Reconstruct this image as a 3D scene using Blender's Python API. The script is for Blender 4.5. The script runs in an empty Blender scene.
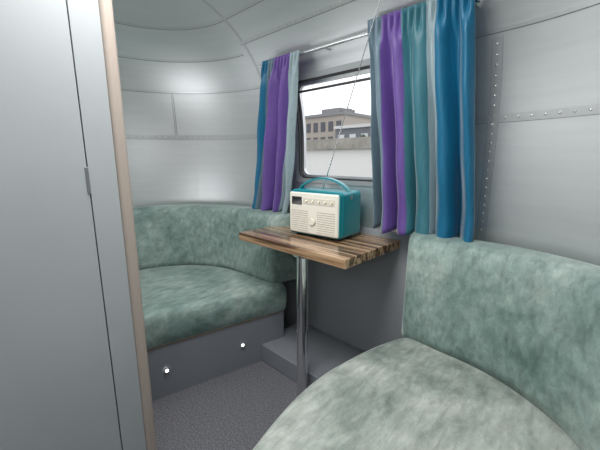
import bpy, bmesh, math, random
from mathutils import Vector, Matrix, noise
random.seed(4)
sc=bpy.context.scene
sc.view_settings.view_transform='Standard'
# ---------------- helpers ----------------
def link(o):
    sc.collection.objects.link(o); return o
def mesh_obj(name,verts,faces,mats=None,smooth=False,parent=None,fm=None):
    m=bpy.data.meshes.new(name); m.from_pydata([tuple(v) for v in verts],[],faces); m.update()
    o=bpy.data.objects.new(name,m); link(o)
    if mats:
        for x in (mats if isinstance(mats,list) else [mats]): m.materials.append(x)
    if fm:
        for p,i in zip(m.polygons,fm): p.material_index=i
    if smooth:
        for p in m.polygons: p.use_smooth=True
    if parent: o.parent=parent
    return o
def fixn(o):
    bm=bmesh.new(); bm.from_mesh(o.data); bmesh.ops.remove_doubles(bm,verts=bm.verts,dist=1e-5)
    bmesh.ops.recalc_face_normals(bm,faces=bm.faces); bm.to_mesh(o.data); bm.free(); return o
def empty(name,loc=(0,0,0),rz=0):
    e=bpy.data.objects.new(name,None); e.location=loc; e.rotation_euler=(0,0,rz); e.empty_display_size=.1
    return link(e)
def box(name,lo,hi,mat,bev=0,seg=3,parent=None):
    bm=bmesh.new(); bmesh.ops.create_cube(bm,size=1)
    for v in bm.verts:
        v.co=Vector([lo[i]+(v.co[i]+.5)*(hi[i]-lo[i]) for i in range(3)])
    if bev: bmesh.ops.bevel(bm,geom=bm.edges[:],offset=bev,segments=seg,affect='EDGES',profile=.5)
    m=bpy.data.meshes.new(name); bm.to_mesh(m); bm.free(); m.materials.append(mat)
    o=link(bpy.data.objects.new(name,m))
    if bev:
        for p in m.polygons: p.use_smooth=True
        w=o.modifiers.new('wn','WEIGHTED_NORMAL')
    if parent: o.parent=parent
    return o
def lathe(name,prof,mat,loc,n=32,axis='Z',parent=None,rz=0):
    vs=[];fs=[]
    for r,z in prof:
        for i in range(n):
            a=2*math.pi*i/n; vs.append(Vector((r*math.cos(a),r*math.sin(a),z)))
    for k in range(len(prof)-1):
        for i in range(n):
            j=(i+1)%n; fs.append((k*n+i,k*n+j,(k+1)*n+j,(k+1)*n+i))
    fs.append(tuple(range(n))[::-1]); fs.append(tuple((len(prof)-1)*n+i for i in range(n)))
    M=Matrix.Identity(4)
    if axis=='Y': M=Matrix.Rotation(math.pi/2,4,'X')   # z -> -y
    if axis=='X': M=Matrix.Rotation(math.pi/2,4,'Y')   # z -> +x
    M=Matrix.Translation(loc)@Matrix.Rotation(rz,4,'Z')@M
    o=mesh_obj(name,[M@v for v in vs],fs,mat,True,parent); fixn(o)
    try: o.data.set_sharp_from_angle(angle=.7)
    except Exception: pass
    return o
def tube(name,pts,r,mat,parent=None,flat=None,n=10):
    c=bpy.data.curves.new(name,'CURVE'); c.dimensions='3D'; c.bevel_depth=r; c.bevel_resolution=4; c.use_fill_caps=True
    s=c.splines.new('POLY'); s.points.add(len(pts)-1)
    for p,q in zip(s.points,pts): p.co=(*q,1)
    o=bpy.data.objects.new(name,c); link(o); c.materials.append(mat)
    if parent: o.parent=parent
    return o
# ---------------- materials ----------------
def mat(name,col,rough=.5,metal=0,**k):
    m=bpy.data.materials.new(name); m.use_nodes=True; b=m.node_tree.nodes['Principled BSDF']
    b.inputs['Base Color'].default_value=(*col,1); b.inputs['Roughness'].default_value=rough; b.inputs['Metallic'].default_value=metal
    for a,v in k.items(): b.inputs[a.replace('_',' ')].default_value=v
    return m
def noisy(m,stops,scale=5,detail=4,dist=0,bump=0,bscale=200,stretch=None,nrough=.5,bdist=.002,second=None):
    nt=m.node_tree; N=nt.nodes; L=nt.links; b=N['Principled BSDF']
    tc=N.new('ShaderNodeTexCoord'); mp=N.new('ShaderNodeMapping'); L.new(tc.outputs['Object'],mp.inputs[0])
    if stretch: mp.inputs['Scale'].default_value=stretch
    t=N.new('ShaderNodeTexNoise'); t.inputs['Scale'].default_value=scale; t.inputs['Detail'].default_value=detail; t.inputs['Distortion'].default_value=dist; t.inputs['Roughness'].default_value=nrough
    L.new(mp.outputs[0],t.inputs[0])
    cr=N.new('ShaderNodeValToRGB'); L.new(t.outputs[0],cr.inputs[0])
    e=cr.color_ramp.elements
    e[0].position=stops[0][0]; e[0].color=(*stops[0][1],1); e[1].position=stops[-1][0]; e[1].color=(*stops[-1][1],1)
    for p,c in stops[1:-1]:
        x=e.new(p); x.color=(*c,1)
    out=cr.outputs[0]
    if second:
        sc_,lo,hi,st=second
        mp3=N.new('ShaderNodeMapping'); mp3.inputs['Scale'].default_value=st; mp3.inputs['Rotation'].default_value=(.3,.2,.6); L.new(tc.outputs['Object'],mp3.inputs[0])
        t3=N.new('ShaderNodeTexNoise'); t3.inputs['Scale'].default_value=sc_; t3.inputs['Detail'].default_value=5; t3.inputs['Roughness'].default_value=.65; t3.inputs['Distortion'].default_value=.4; L.new(mp3.outputs[0],t3.inputs[0])
        r3=N.new('ShaderNodeMapRange'); r3.inputs[1].default_value=.32; r3.inputs[2].default_value=.68; r3.inputs[3].default_value=lo; r3.inputs[4].default_value=hi; L.new(t3.outputs[0],r3.inputs[0])
        mx=N.new('ShaderNodeVectorMath'); mx.operation='SCALE'; L.new(out,mx.inputs[0]); L.new(r3.outputs[0],mx.inputs['Scale']); out=mx.outputs[0]
    L.new(out,b.inputs['Base Color'])
    if bump:
        t2=N.new('ShaderNodeTexNoise'); t2.inputs['Scale'].default_value=bscale; t2.inputs['Detail'].default_value=3; L.new(tc.outputs['Object'],t2.inputs[0])
        bp=N.new('ShaderNodeBump'); bp.inputs['Strength'].default_value=bump; bp.inputs['Distance'].default_value=bdist
        L.new(t2.outputs[0],bp.inputs['Height']); L.new(bp.outputs[0],b.inputs['Normal'])
    return m
alu=noisy(mat('aluminium_skin',(.5,.5,.5),.39,.8),[(.3,(.72,.74,.75)),(.7,(.765,.78,.785))],3,4,bump=.14,bscale=2.2,bdist=.012,stretch=(1,1,14))
alu_seam=mat('aluminium_seam',(.68,.69,.70),.34,.75)
seamdark=mat('seam_dark_gap',(.22,.225,.23),.6)  # dark joint line along the seam strip edges
rivm=mat('rivet_metal',(.9,.9,.9),.2,.8)
greyp=noisy(mat('grey_panel',(.3,.3,.3),.4),[(.3,(.385,.41,.425)),(.7,(.41,.435,.45))],4,3)
basep=mat('grey_base',(.21,.225,.25),.5)
beige=mat('beige_edge',(.42,.355,.31),.45)
darkg=mat('dark_gap',(.05,.055,.06),.7)
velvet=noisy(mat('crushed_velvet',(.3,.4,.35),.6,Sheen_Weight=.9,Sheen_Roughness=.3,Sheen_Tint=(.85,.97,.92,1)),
   [(.31,(.105,.175,.155)),(.43,(.19,.275,.25)),(.54,(.275,.365,.335)),(.68,(.42,.50,.465))],3.4,9,.35,.6,260,nrough=.68,second=(42,.68,1.24,(1,.3,.5)))  # mottled velvet; light and dark sheen patches are painted into the ramp
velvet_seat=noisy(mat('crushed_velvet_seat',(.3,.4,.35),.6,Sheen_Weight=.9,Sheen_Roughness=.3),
   [(.31,(.15,.195,.17)),(.42,(.27,.315,.285)),(.52,(.39,.43,.395)),(.68,(.54,.57,.535))],3.0,9,.35,.6,260,nrough=.66,second=(44,.70,1.2,(1,.3,.5)))  # paler mix for the near seat, sheen patches again put into the colour
carpet=noisy(mat('carpet',(.2,.2,.22),.95),[(.35,(.075,.076,.084)),(.5,(.14,.141,.157)),(.68,(.30,.30,.33))],150,4,0,.8,300,nrough=.8)
chrome=mat('chrome',(.80,.80,.81),.07,1)
black=mat('black_rubber',(.03,.03,.033),.5)
whitep=mat('grey_frame',(.42,.44,.45),.4,.3)
teal=mat('radio_teal',(.003,.25,.30),.3,Coat_Weight=.3)
cream=mat('radio_cream',(.86,.83,.74),.4)
displ=mat('radio_display',(.008,.008,.01),.15)
grill=mat('radio_grille',(.46,.44,.38),.6)
gold=mat('radio_gold',(.7,.62,.45),.25,.8)
woodtrim=mat('wood_trim',(.22,.155,.105),.5)
# zebrano
wood=mat('zebrano_wood',(.3,.2,.1),.2,Coat_Weight=.5,Coat_Roughness=.08)
nt=wood.node_tree;N=nt.nodes;L=nt.links;b=N['Principled BSDF']
tc=N.new('ShaderNodeTexCoord');mp=N.new('ShaderNodeMapping');mp.inputs['Scale'].default_value=(1.1,44,20);mp.inputs['Rotation'].default_value=(0,.06,.04);L.new(tc.outputs['Object'],mp.inputs[0])
t=N.new('ShaderNodeTexNoise');t.inputs['Scale'].default_value=1.6;t.inputs['Detail'].default_value=3;t.inputs['Distortion'].default_value=.3;L.new(mp.outputs[0],t.inputs[0])
cr=N.new('ShaderNodeValToRGB');L.new(t.outputs[0],cr.inputs[0]);e=cr.color_ramp.elements
e[0].position=.38;e[0].color=(.09,.045,.024,1);e[1].position=.64;e[1].color=(.56,.38,.23,1)
x=e.new(.46);x.color=(.17,.09,.045,1);x=e.new(.50);x.color=(.36,.215,.115,1);x=e.new(.56);x.color=(.46,.29,.165,1)
L.new(cr.outputs[0],b.inputs['Base Color'])
def fabric(n,c):
    return noisy(mat(n,c,.42,Sheen_Weight=.6,Sheen_Roughness=.3),[(.3,tuple(q*.8 for q in c)),(.7,c)],60,3,0,.3,500,stretch=(3,3,.3))
f_blue=fabric('fabric_blue',(.002,.15,.29)); f_purp=fabric('fabric_purple',(.16,.085,.35)); f_teal=fabric('fabric_muted_teal',(.045,.19,.24)); f_grey=fabric('fabric_blue_grey',(.36,.46,.50)); f_slate=fabric('fabric_slate',(.17,.25,.31))
glass=bpy.data.materials.new('window_glass'); glass.use_nodes=True; nt=glass.node_tree; nt.nodes.clear()
o_=nt.nodes.new('ShaderNodeOutputMaterial');tr=nt.nodes.new('ShaderNodeBsdfTransparent');gl=nt.nodes.new('ShaderNodeBsdfGlossy');gl.inputs['Roughness'].default_value=.02
mx=nt.nodes.new('ShaderNodeMixShader');mx.inputs[0].default_value=.04;nt.links.new(tr.outputs[0],mx.inputs[1]);nt.links.new(gl.outputs[0],mx.inputs[2]);nt.links.new(mx.outputs[0],o_.inputs[0])
led=bpy.data.materials.new('led');led.use_nodes=True;bb=led.node_tree.nodes['Principled BSDF'];bb.inputs['Emission Color'].default_value=(1,.98,.92,1);bb.inputs['Emission Strength'].default_value=3

# ---------------- shell ----------------
Z0,HH,NN,AA=1.15,.85,2.6,.9
XR,XL,YT,YB,RR=.40,-2.45,1.45,-.55,.77
def inset(z):
    if z<=Z0: return 0
    u=min(1,(z-Z0)/HH); return AA*(1-(1-u**NN)**(1/NN))
def wp(k,v,g,off=0):
    r=max(RR-g,.02); xr=XR-g; xl=XL+g; yt=YT-g; yb=YB+g
    if k=='W': return (min(max(v,xl+r),xr-r),yt-off)
    if k=='E': return (xr-off,yb+r+(yt-yb-2*r)*v)
    if k=='F': return (xl+off,yb+r+(yt-yb-2*r)*v)
    if k=='D': return (xl+r+(xr-xl-2*r)*v,yb+off)
    a=math.radians(v); cx={'CR':xr-r,'CL':xl+r,'DL':xl+r,'DR':xr-r}[k]; cy={'CR':yt-r,'CL':yt-r,'DL':yb+r,'DR':yb+r}[k]
    rr=max(r-off,.001); return (cx+rr*math.cos(a),cy+rr*math.sin(a))
def P(k,v,z,off=0):
    x,y=wp(k,v,inset(z),off); return Vector((x,y,z))
NC=28
seg={}
seg['CR']=[('CR',90*i/NC) for i in range(NC+1)]
wx=[-.37,-.45,-.53,-.62,-.8,-1.0,-1.2,-1.42,-1.5,-1.59,-1.68]
seg['W']=[('W',x) for x in wx]
seg['CL']=[('CL',90+90*i/NC) for i in range(NC+1)]
seg['F']=[('F',1-i/4) for i in range(5)]
seg['DL']=[('DL',180+90*i/NC) for i in range(NC+1)]
seg['D']=[('D',i/8) for i in range(9)]
seg['DR']=[('DR',270+90*i/NC) for i in range(NC+1)]
seg['E']=[('E',i/4) for i in range(5)]
zl=[0,.4,.8,1.03,1.15]+[1.15+.03*i for i in range(1,15)]+[1.58]
def patch(name,path,zs,skip=False,m=alu,rows=None):
    vs=[];fs=[]
    R=rows or [(z,inset(z)) for z in zs]
    for z,g in R:
        for k,v in path:
            x,y=wp(k,v,g); vs.append((x,y,z))
    n=len(path)
    for i in range(len(R)-1):
        for j in range(n-1):
            if skip and path[j][0]=='W' and path[j+1][0]=='W':
                xm=(path[j][1]+path[j+1][1])/2; zm=(R[i][0]+R[i+1][0])/2
                if -1.42<xm<-.62 and 1.03<zm<1.58: continue
            fs.append((i*n+j,(i+1)*n+j,(i+1)*n+j+1,i*n+j+1))
    return mesh_obj(name,vs,fs,m,True)
patch('wall_window_side',seg['W']+seg['CL'][1:15],zl,True)
patch('wall_far_end',seg['CL'][14:]+seg['F'][1:]+seg['DL'][1:15],zl)
patch('wall_door_side',seg['DL'][14:]+seg['D'][1:]+seg['DR'][1:15],zl)
patch('wall_near_end',seg['DR'][14:]+seg['E'][1:]+seg['CR'][1:],zl)
ph0=math.asin(((1.58-Z0)/HH)**(NN/2))
rows=[(1.58,inset(1.58))]
for i in range(1,33):
    ph=ph0+(math.pi/2-ph0)*i/32
    rows.append((Z0+HH*math.sin(ph)**(2/NN),AA*(1-max(0,math.cos(ph))**(2/NN))))
full=seg['CR']+seg['W'][1:]+seg['CL'][1:]+seg['F'][1:]+seg['DL'][1:]+seg['D'][1:]+seg['DR'][1:]+seg['E'][1:]
c=patch('ceiling',full,None,rows=rows)
bm=bmesh.new();bm.from_mesh(c.data);bm.verts.ensure_lookup_table();n=len(full)
bm.faces.new([bm.verts[32*n+j] for j in range(n-1)]);bm.to_mesh(c.data);bm.free()
# floor
outl=[wp(k,v,0) for k,v in full[:-1]]
mesh_obj('floor',[(x,y,0) for x,y in outl],[tuple(range(len(outl)))],carpet)
# seams + rivets
tcount=[0]
def seamH(z,path,h=.028,th=.003,dark=.003):
    vs=[];fs=[];fm=[]
    for k,v in path:
        for dz,o in((-h/2-dark,.0012),(-h/2,.0012),(-h/2,th),(h/2,th),(h/2,-.001)): vs.append(P(k,v,z+dz,o))
    for j in range(len(path)-1):
        for q in range(4): fs.append((j*5+q,j*5+q+1,(j+1)*5+q+1,(j+1)*5+q)); fm.append(1 if q==0 else 0)
    tcount[0]+=1
    mesh_obj('trim_%d'%tcount[0],vs,fs,[alu_seam,seamdark],fm=fm)
def seamV(k,v,z1,z2,w=.03,th=.003,dark=.003):
    vs=[];fs=[];fm=[];nz=30
    K=1 if k=='W' else math.degrees(1/.77)
    for i in range(nz+1):
        z=z1+(z2-z1)*i/nz
        for d,o in((-w/2-dark,.0012),(-w/2,.0012),(-w/2,th),(w/2,th),(w/2,.0012),(w/2+dark,.0012)):
            kk,vv=k,v+d*K
            if k=='W' and vv>-.37: kk,vv='CR',90-math.degrees((vv+.37)/.77)
            vs.append(P(kk,vv,z,o))
    for j in range(nz):
        for q in range(5): fs.append((j*6+q,j*6+q+1,(j+1)*6+q+1,(j+1)*6+q)); fm.append(1 if q in(0,4) else 0)
    tcount[0]+=1
    mesh_obj('trim_%d'%tcount[0],vs,fs,[alu_seam,seamdark],fm=fm)
cr_=[q for q in seg['CR']]; upath=seg['E'][1:]+cr_[1:]
lpath=seg['CL']+seg['F'][1:]+seg['DL'][1:15]
seamH(1.30,upath+[('W',-.45)],.03,.002,.0012); seamH(1.30,[('W',-1.6)]+lpath,.03,.002,.0012)
seamH(1.59,upath+seg['W'][1:]+seg['CL'][1:]+seg['F'][1:]+seg['DL'][1:20],.012,.0025,.0025)
seamH(1.76,seg['CL'][1:]+seg['F'][1:]+seg['DL'][1:],.010,.0025,.0025)
seamH(1.80,seg['W'],.012,.0025,.002)
seamH(1.89,seg['W']+seg['CL'][1:]+seg['F'][1:]+seg['DL'][1:],.007,.0025,.0015)
seamV('W',-.385,.8,1.57,.034,.002,.001); seamV('CL',145,1.31,1.58,.010,.002,.002); seamV('W',-1.66,1.60,1.97,.012,.0025,.002)
rv=[];rf=[]
def rivet(p,r=.0055):
    b0=len(rv)
    for d in((1,0,0),(-1,0,0),(0,1,0),(0,-1,0),(0,0,1),(0,0,-1)): rv.append(p+Vector(d)*r)
    for a,bq,cq in((0,2,4),(2,1,4),(1,3,4),(3,0,4),(2,0,5),(1,2,5),(3,1,5),(0,3,5)): rf.append((b0+a,b0+bq,b0+cq))
for i in range(30):
    rivet(P('CR',88-i*3.1,1.30,.003))
    rivet(P('CL',90+i*3.1,1.30,.003),.005)
for i in range(8): rivet(P('F',1-i*.12,1.30,.003),.005)
z=.87
while z<1.56:
    rivet(P('W',-.385,z,.003),.0055); z+=.034
for i in range(26): rivet(P('W',-1.62+.055*i,1.80,.003),.0035)
mesh_obj('trim_rivets',rv,rf,rivm,True)
# lower grey lining on window wall
linm=mat('lining_grey',(.29,.305,.325),.5)
ll=[('CR',78),('CR',84),('W',-.37)]+seg['W'][1:]+[('CL',96),('CL',102),('CL',108)]
vs=[];fs=[]
for k,v in ll:
    vs.append(P(k,v,0,.006)); vs.append(P(k,v,.80,.006)); vs.append(P(k,v,.80,0))
for j in range(len(ll)-1):
    fs+= [(j*3,j*3+1,j*3+4,j*3+3),(j*3+1,j*3+2,j*3+5,j*3+4)]
o=mesh_obj('trim_lower_lining',vs,fs,linm,True)
# plinth along window wall
box('plinth_box',(-1.40,1.085,0),(-.60,1.44,.105),mat('plinth_grey',(.22,.235,.26),.5),.006)
# ---------------- window ----------------
win=empty('window_1')
def rr(cx,cz,hx,hz,r,n=8):
    pts=[]
    for q,(sx,sz) in enumerate(((1,1),(-1,1),(-1,-1),(1,-1))):
        for i in range(n+1):
            a=math.pi/2*(q+i/n); pts.append((cx+sx*(hx-r)+r*math.cos(a),cz+sz*(hz-r)+r*math.sin(a)))
    out=[]
    for i in range(len(pts)):
        p=pts[i];q=pts[(i+1)%len(pts)];out.append(p)
        if i%(n+1)==n:
            for t in range(1,8): out.append((p[0]+(q[0]-p[0])*t/8,p[1]+(q[1]-p[1])*t/8))
    return out
def ring(name,loops,m):
    vs=[];fs=[];n=len(loops[0][0])
    for pts,off in loops:
        for x,z in pts: vs.append((x,YT-inset(z)-off,z))
    for k in range(len(loops)-1):
        for i in range(n):
            j=(i+1)%n; fs.append((k*n+i,k*n+j,(k+1)*n+j,(k+1)*n+i))
    o=mesh_obj(name,vs,fs,m,False,win); fixn(o); return o
wc=(-1.02,1.305); hx,hz=.40,.275
ring('frame',[(rr(*wc,hx+.018,hz+.018,.03),.0),(rr(*wc,hx+.016,hz+.016,.03),.008),(rr(*wc,hx-.010,hz-.010,.05),.008),(rr(*wc,hx-.010,hz-.010,.05),-.04)],whitep)
ring('gasket',[(rr(*wc,hx-.009,hz-.009,.05),.009),(rr(*wc,hx-.016,hz-.016,.045),.009),(rr(*wc,hx-.016,hz-.016,.045),-.03)],black)
ring('sash',[(rr(*wc,hx-.016,hz-.016,.045),-.015),(rr(*wc,hx-.030,hz-.030,.04),-.015),(rr(*wc,hx-.030,hz-.030,.04),-.035)],alu_seam)
vs=[];fs=[]
for i in range(9):
    z=1.03+.55*i/8
    vs+=[(-1.42,YT-inset(z)+.03,z),(-.62,YT-inset(z)+.03,z)]
for i in range(8): fs.append((2*i,2*i+1,2*i+3,2*i+2))
mesh_obj('glass',vs,fs,glass,True,win)
box('sash_bar',(-1.40,1.395,1.513),(-.64,1.410,1.522),black,0,parent=win)
# ---------------- curtain rail & curtains ----------------
rail=empty('curtain_rail')
tube('rod',[(-1.58,1.290,1.668),(-.42,1.290,1.668)],.008,chrome,rail)
for i,xx in enumerate((-1.56,-1.1,-.44)):
    tube('bracket_%d'%i,[(xx,1.290,1.668),(xx,1.343,1.670)],.006,chrome,rail)
def curtain(name,top,bot,bands,folds,seed,ztop):
    rnd=random.Random(seed); nu,nv=200,40; vs=[];fs=[];fm=[]
    mats=[q[1] for q in bands]
    am=[rnd.uniform(.6,1.25) for _ in range(folds+2)]; wd_=[rnd.uniform(-.25,.25) for _ in range(folds+2)]
    for iv in range(nv+1):
        v=iv/nv; z=ztop-(ztop-.83)*v
        for iu in range(nu+1):
            u=iu/nu
            x=(top[0]+(top[1]-top[0])*u)*(1-v)+(bot[0]+(bot[1]-bot[0])*u)*v
            f=u*folds; k=int(min(f,folds-1)); a=am[k]*(1-(f-k))+am[k+1]*(f-k)
            fr=f+wd_[k]*math.sin(math.pi*(f-k))*.6
            w=math.sin(2*math.pi*fr+.6*math.sin(3*v+seed))
            amp=.020+.022*v
            y=1.257+.105*min(1,v*1.15)-0.02*v+ amp*a*w+.004*math.sin(9*v+14*u)+.0025*math.sin(21*v-30*u)
            y=min(y, 1.30+.13*min(1,v*1.3))
            if v<.06: y=1.268+.009*math.sin(2*math.pi*f*3)
            elif v<.14:
                q=(v-.06)/.08; y=(1.268+.009*math.sin(2*math.pi*f*3))*(1-q)+y*q
            x+=.013*math.cos(2*math.pi*f)*v
            vs.append((x,y,z+.008*math.sin(2*math.pi*f)*v+.004*math.sin(2*math.pi*f*3)*(1-v)))
    for iv in range(nv):
        for iu in range(nu):
            n=nu+1; fs.append((iv*n+iu,iv*n+iu+1,(iv+1)*n+iu+1,(iv+1)*n+iu))
            u=(iu+.5)/nu
            fm.append(next(i for i,q in enumerate(bands) if u<=q[0]))
    o=mesh_obj(name,vs,fs,mats,True,None,fm)
    s=o.modifiers.new('sol','SOLIDIFY'); s.thickness=.002
    return o
curtain('curtain',(-1.525,-1.235),(-1.76,-1.41),[(.22,f_blue),(.34,f_slate),(.76,f_purp),(1.01,f_grey)],4,1,1.68)
curtain('curtain',(-.845,-.435),(-.82,-.385),[(.17,f_slate),(.38,f_purp),(.60,f_teal),(.71,f_grey),(1.01,f_blue)],5,2,1.71)
# ---------------- table ----------------
tab=empty('pedestal_table')
TZ=.77
box('table_top',(-1.425,.998,TZ-.042),(-.725,1.438,TZ),wood,.005,parent=tab)
lathe('pole',[(.027,.0),(.027,TZ-.047)],chrome,(-1.0,1.045,0),parent=tab)
lathe('flange',[(.036,TZ-.067),(.075,TZ-.054),(.075,TZ-.042)],chrome,(-1.0,1.085,0),parent=tab)
# ---------------- radio ----------------
W,D,H=.315,.20,.232
RO=(-1.215,1.165,TZ); RA=math.radians(5)
rad=empty('radio',RO,RA)
box('body',(0,.008,.006),(W,D,H),teal,.024,5,rad)
box('front_bezel',(.004,.0,.010),(W-.004,.02,H-.006),teal,.014,4,rad)
box('front_panel',(.010,-.005,.016),(W-.010,.012,H-.012),cream,.009,3,rad)
box('display',(.028,-.0075,H-.074),(.092,.0,H-.034),displ,.003,2,rad)
box('control_strip',(.100,-.0068,H-.068),(W-.028,.0,H-.036),mat('radio_strip',(.72,.69,.60),.35),.002,2,rad)
for i in range(5):
    lathe('button_%d'%i,[(.006,0),(.006,.004),(.004,.006)],gold,(.122+i*.037,-.0065,H-.052),16,'Y',rad)
for s,x0 in enumerate((.026,W-.026-.105)):
    for i in range(10):
        box('grille_%d_%d'%(s,i),(x0,-.0062,.030+i*.0108),(x0+.105,-.002,.0330+i*.0108),grill,.001,1,rad)
lathe('tuning_dial',[(.018,0),(.018,.005),(.015,.009)],cream,(W/2,-.004,.080),32,'Y',rad)
lathe('tuning_ring',[(.021,0),(.021,.003)],gold,(W/2,-.004,.080),32,'Y',rad)
for xx in(.04,W-.04): box('foot_%d'%int(xx*1000),(xx-.012,.03,0),(xx+.012,.16,.008),black,0,parent=rad)
hp=[];hfs=[];nh=24
for i in range(nh+1):
    t=i/nh; x=.010+(W-.020)*t; z=H-.012+.062*(math.sin(math.pi*t)**.6 if 0<t<1 else 0)
    for dy,dz in((-.014,0),(.014,0),(.014,.009),(-.014,.009)): hp.append((x,D*.45+dy,z+dz))
for i in range(nh):
    for q in range(4): hfs.append((i*4+q,i*4+(q+1)%4,(i+1)*4+(q+1)%4,(i+1)*4+q))
o=mesh_obj('handle',hp,hfs,teal,False,rad); fixn(o)
for xx in(.0,W): lathe('handle_stud_%d'%int(xx*1000),[(.010,0),(.010,.004)],chrome,(xx-.002,D*.45,H-.03),16,'X',rad)
Mi=(Matrix.Translation(RO)@Matrix.Rotation(RA,4,'Z')).inverted()
a0=Mi@Vector((-1.12,1.325,TZ+H-.004)); a1=Mi@Vector((-.735,1.20,1.77)); am_=a0.lerp(a1,.5)
tube('antenna_lower',[a0,am_],.0028,chrome,rad); tube('antenna_upper',[am_,a1],.0019,chrome,rad)
# ---------------- benches ----------------
def chaikin(p,n=2):
    for _ in range(n):
        q=[]
        for i in range(len(p)):
            a=Vector(p[i]);b_=Vector(p[(i+1)%len(p)]); q+=[a.lerp(b_,.25),a.lerp(b_,.75)]
        p=q
    return [Vector(x) for x in p]
def area(p): return .5*sum(p[i][0]*p[(i+1)%len(p)][1]-p[(i+1)%len(p)][0]*p[i][1] for i in range(len(p)))
def offs(p,d):
    s=1 if area(p)>0 else -1; out=[]
    for i in range(len(p)):
        t=(p[(i+1)%len(p)]-p[i-1]).normalized(); nrm=Vector((-t.y,t.x))*s
        out.append(p[i]+nrm*d)
    return out
def slab(name,poly,prof,m,parent,smooth=True,crown=0):
    vs=[];fs=[];n=len(poly)
    for d,z in prof:
        for q in offs(poly,d): vs.append((q.x,q.y,z))
    if crown:
        top=offs(poly,prof[-1][0]); cc=sum(top,Vector((0,0)))/n; zt=prof[-1][1]; K=0
        for s in(.96,.93,.89,.85,.80,.75,.69,.62,.55,.48,.41,.34,.27,.2,.08):
            for q in top:
                w=cc+(q-cc)*s
                vs.append((w.x,w.y,zt+crown*(1-s**2)+.005*noise.noise(Vector((w.x*7,w.y*7,3)))))
            K+=1
        R=len(prof)+K
    else: R=len(prof)
    for k in range(R-1):
        for i in range(n):
            j=(i+1)%n; fs.append((k*n+i,k*n+j,(k+1)*n+j,(k+1)*n+i))
    fs.append(tuple(range(n))); fs.append(tuple((R-1)*n+i for i in range(n)))
    o=mesh_obj(name,vs,fs,m,smooth,parent); fixn(o); return o
def backrest(name,path,norms,parent,ztop):
    prof=[(.0,.425),(.0,.47),(.006,.53),(.018,.62),(.030,.70),(.038,ztop-.07),(.046,ztop-.035),(.058,ztop-.014),(.078,ztop-.003),(.11,ztop),(.17,ztop),(.205,ztop-.006),(.225,ztop-.03),(.228,ztop-.10),(.228,.425)]
    vs=[];fs=[];m=len(prof);n=len(path)
    c=.115
    rings=[]
    def add(i,shr,tx):
        p,nr=path[i],norms[i]; zc=(ztop+.425)/2
        rings.append([Vector((p[0]+nr[0]*(c+(o-c)*shr)+tx[0],p[1]+nr[1]*(c+(o-c)*shr)+tx[1],zc+(z-zc)*(1-(1-shr)*.25))) for o,z in prof])
    t0=(Vector(path[0])-Vector(path[1])).normalized(); t1=(Vector(path[-1])-Vector(path[-2])).normalized()
    for k,s in((.03,.75),(.025,.88),(.014,.96)): add(0,s,t0*k)
    for i in range(n): add(i,1,(0,0))
    for k,s in((.014,.96),(.025,.88),(.03,.75)): add(n-1,s,t1*k)
    for r in rings: vs+=r
    for k in range(len(rings)-1):
        for i in range(m):
            j=(i+1)%m; fs.append((k*m+i,k*m+j,(k+1)*m+j,(k+1)*m+i))
    fs.append(tuple(range(m)));fs.append(tuple((len(rings)-1)*m+i for i in range(m)))
    o=mesh_obj(name,vs,fs,velvet,True,parent); fixn(o)
    return o
def arc(cx,cy,r,a0,a1,n=20): return [(cx+r*math.cos(math.radians(a0+(a1-a0)*i/n)),cy+r*math.sin(math.radians(a0+(a1-a0)*i/n))) for i in range(n+1)]
sprof=[(.012,.277),(.002,.290),(-.004,.33),(-.005,.385),(-.001,.410),(.008,.428),(.022,.438),(.04,.442)]
# far bench
fb=empty('banquette_bench')
front=[(-1.318,1.235),(-1.320,1.225),(-1.326,1.19),(-1.345,1.10),(-1.365,1.02),(-1.39,.90),(-1.42,.76),(-1.45,.62),(-1.475,.50),(-1.49,.38),(-1.50,.2),(-1.50,0),(-1.50,-.10)]
back=[(-1.6,-.12),(-1.9,-.12),(-2.15,-.12),(-2.21,-.08),(-2.215,.1),(-2.215,.35),(-2.215,.6)]+arc(-1.70,.68,.515,178,92,10)+[(-1.6,1.21),(-1.45,1.245),(-1.36,1.25),(-1.33,1.248)]
poly=chaikin(front+back,2)
slab('seat_cushion',poly,sprof,velvet,fb,True,.006)
slab('base_panel',poly,[(.014,.0),(.014,.271)],basep,fb,False)
slab('base_edge_trim',poly,[(.009,.271),(.009,.277)],woodtrim,fb,False)
path=[(-1.41,1.18),(-1.5,1.18),(-1.6,1.18)]+arc(-1.70,.68,.5,90,180,24)+[(-2.2,.5),(-2.2,.3),(-2.2,.1),(-2.2,-.08)]
nor=[(.2,1),(.1,1),(0,1)]+[(math.cos(math.radians(90+90*i/24)),math.sin(math.radians(90+90*i/24))) for i in range(25)]+[(-1,0)]*4
backrest('backrest',path,nor,fb,.835)
for i,(x,y) in enumerate(((-1.458,.575),(-1.378,.965))):
    lathe('led_rim_%d'%i,[(.0105,-.01),(.0105,.0005)],chrome,(x,y,.145),20,'X',fb,math.radians(-12))
    lathe('led_lens_%d'%i,[(.008,-.01),(.008,.002)],led,(x,y,.145),16,'X',fb,math.radians(-12))
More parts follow.
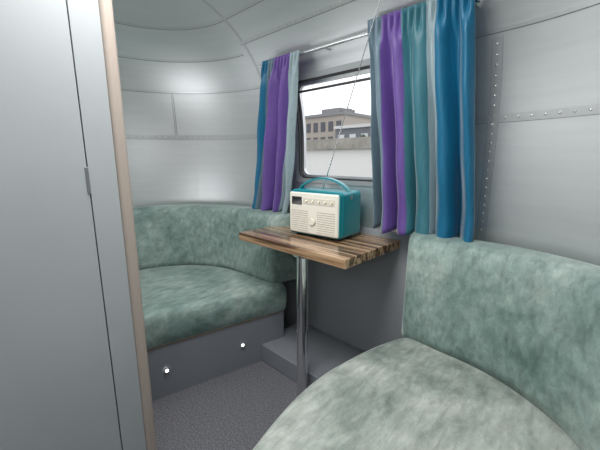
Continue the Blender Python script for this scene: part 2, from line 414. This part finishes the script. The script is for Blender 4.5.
# near bench
nb=empty('banquette_bench')
front=[(-.56,1.21),(-.59,1.14),(-.62,1.03),(-.64,.90),(-.652,.78),(-.645,.66),(-.622,.54),(-.588,.42),(-.55,.30),(-.51,.15),(-.48,0),(-.46,-.10)]
back=[(-.4,-.12),(-.15,-.12),(.08,-.12),(.14,-.08),(.145,.1),(.145,.35),(.145,.6)]+arc(-.37,.68,.515,2,88,10)+[(-.45,1.2),(-.5,1.22)]
poly=chaikin(front+back,2)
slab('seat_cushion',poly,sprof,velvet_seat,nb,True,.012)
slab('base_panel',poly,[(.014,.0),(.014,.271)],basep,nb,False)
slab('base_edge_trim',poly,[(.009,.271),(.009,.277)],woodtrim,nb,False)
path=[(-.54,1.18),(-.48,1.18),(-.42,1.18)]+arc(-.37,.68,.5,90,0,24)+[(.13,.5),(.13,.3),(.13,.1),(.13,-.08)]
nor=[(-.35,1),(-.2,1),(-.08,1)]+[(math.cos(math.radians(90-90*i/24)),math.sin(math.radians(90-90*i/24))) for i in range(25)]+[(1,0)]*4
backrest('backrest',path,nor,nb,.845)
# ---------------- partition / wardrobe ----------------
def yb_at(z): return YB+inset(z)
def part_poly(y1,z0,z1): 
    pts=[]
    zs=[z0+(z1-z0)*i/30 for i in range(31)]
    for z in zs: pts.append((yb_at(z)+.004,z))
    pts.append((y1,z1)); pts.append((y1,z0)); return pts
def prism(name,pts,xa,xb,m,parent=None):
    n=len(pts); vs=[(xa,y,z) for y,z in pts]+[(xb,y,z) for y,z in pts]
    fs=[tuple(range(n)),tuple(range(2*n-1,n-1,-1))]+[(i,(i+1)%n,n+(i+1)%n,n+i) for i in range(n)]
    return fixn(mesh_obj(name,vs,fs,m,False,parent))
prism('wall_partition',part_poly(.330,0,1.992),-1.135,-1.11,darkg)
prism('trim_partition_stile',[(.258,0),(.330,0),(.330,1.992),(.258,1.992)],-1.1098,-1.078,greyp)
box('trim_partition_edge',(-1.139,.3305,0),(-1.070,.366,1.996),beige,.012,4)
dr=empty('door_1')
prism('door_leaf',part_poly(.2545,.03,1.96),-1.100,-1.078,greyp,dr)
box('hinge_plate',(-1.0779,.249,1.052),(-1.0755,.258,1.128),mat('hinge',(.22,.23,.24),.4,.5),.001,1,dr)
# ---------------- outside ----------------
gm=noisy(mat('yard_ground',(.3,.3,.3),.9),[(.3,(.3,.3,.29)),(.7,(.4,.4,.38))],2,4)
mesh_obj('yard_ground',[(-80,1.8,-.55),(40,1.8,-.55),(40,80,-.55),(-80,80,-.55)],[(0,1,2,3)],gm)
yw=empty('boundary_wall')
box('wall_render',(-22,8,-.55),(6,8.3,1.42),mat('white_render',(.66,.66,.64),.8),parent=yw)
box('coping',(-22.2,7.85,1.42),(6.2,8.5,1.74),noisy(mat('concrete',(.4,.4,.38),.9),[(.3,(.20,.19,.165)),(.7,(.32,.305,.27))],4,5),.02,2,yw)
bl=empty('office_building')
bm_=mat('building_stone',(.38,.34,.30),.9); wd=mat('building_window',(.06,.065,.08),.3); rf_=mat('building_roof',(.22,.22,.23),.8)
box('block_main',(-19,20,-.55),(-15,26,4.3),bm_,parent=bl)
box('roof_main',(-19.15,19.85,4.3),(-14.85,26.1,4.5),rf_,parent=bl)
box('roof_plant',(-18.0,21,4.5),(-16.2,23,5.0),rf_,parent=bl)
box('roof_vent',(-15.9,21,4.5),(-15.4,21.5,4.85),rf_,parent=bl)
box('block_low',(-15,19,-.55),(-11,25,3.2),mat('building_grey',(.17,.18,.20),.9),parent=bl)
box('roof_low',(-15,18.85,3.2),(-10.8,25.1,3.4),mat('overhead_fill',(.6,.6,.6),.8),parent=bl)
box('block_shed',(-15.6,14,-.55),(-12.4,16,1.9),mat('shed_pale',(.5,.5,.48),.8),parent=bl)
box('shed_roof',(-15.8,13.8,2.0-.1),(-12.2,16.2,2.05),rf_,parent=bl)
for r in range(3):
    for c_ in range(5):
        x=-18.7+c_*.75; z=1.0+r*1.1
        box('win_%d_%d'%(r,c_),(x,19.96,z),(x+.42,20.02,z+.7),wd,parent=bl)
for c_ in range(4):
    box('low_win_%d'%c_,(-14.7+c_*.95,18.96,2.2),(-14.2+c_*.95,19.02,2.8),mat('lw%d'%c_,(.6,.62,.64),.4),parent=bl)
tr_=empty('tree')
lathe('trunk',[(.18,-.55),(.14,1.5),(.08,2.4)],mat('bark',(.12,.09,.06),.9),(-9.5,17,0),12,parent=tr_)
bm=bmesh.new()
for i in range(90):
    p=Vector((random.gauss(0,.75),random.gauss(0,.7),random.gauss(2.2,.38)))
    bmesh.ops.create_icosphere(bm,subdivisions=1,radius=random.uniform(.15,.35),matrix=Matrix.Translation(p+Vector((-9.5,17,0))))
m=bpy.data.meshes.new('foliage');bm.to_mesh(m);bm.free();m.materials.append(mat('leaf',(.08,.10,.07),.9));o=link(bpy.data.objects.new('foliage',m));o.parent=tr_
# ---------------- light ----------------
w=bpy.data.worlds.new('sky');sc.world=w;w.use_nodes=True;bg=w.node_tree.nodes['Background'];bg.inputs[0].default_value=(.95,.97,1,1);bg.inputs[1].default_value=1.55
def alight(name,loc,target,sx,sy,p,col=(1,1,1)):
    l=bpy.data.lights.new(name,'AREA');l.shape='RECTANGLE';l.size=sx;l.size_y=sy;l.energy=p;l.color=col
    o=link(bpy.data.objects.new(name,l));o.location=loc;o.rotation_euler=(Vector(target)-Vector(loc)).to_track_quat('-Z','Y').to_euler();return o
alight('overhead_fill',(-.75,.40,1.95),(-.75,.41,0),.7,.5,19,(1,.99,.97))  # unseen area light added overhead as general cabin fill
alight('rear_fill',(.0,-.42,1.45),(-.9,1.0,1.2),.7,.8,12,(.98,.99,1))  # fill light added out of view behind the camera
alight('far_top_fill',(-1.75,.25,1.95),(-1.75,.26,0),.7,.8,6,(1,.99,.97))  # unseen overhead fill, added to lift the dark area beyond the partition
alight('far_low_fill',(-1.72,.05,.75),(-1.9,.35,2.0),.6,.5,3.5,(.98,.99,1))  # unseen light added low and aimed up to brighten the far dome
# ---------------- camera ----------------
cd=bpy.data.cameras.new('camera');cd.lens=19.8;cd.sensor_width=36;cd.clip_start=.02
cam=link(bpy.data.objects.new('camera',cd));cam.location=(0,0,1.15)
cam.rotation_euler=(math.radians(90-11.3),0,math.radians(44.2));sc.camera=cam
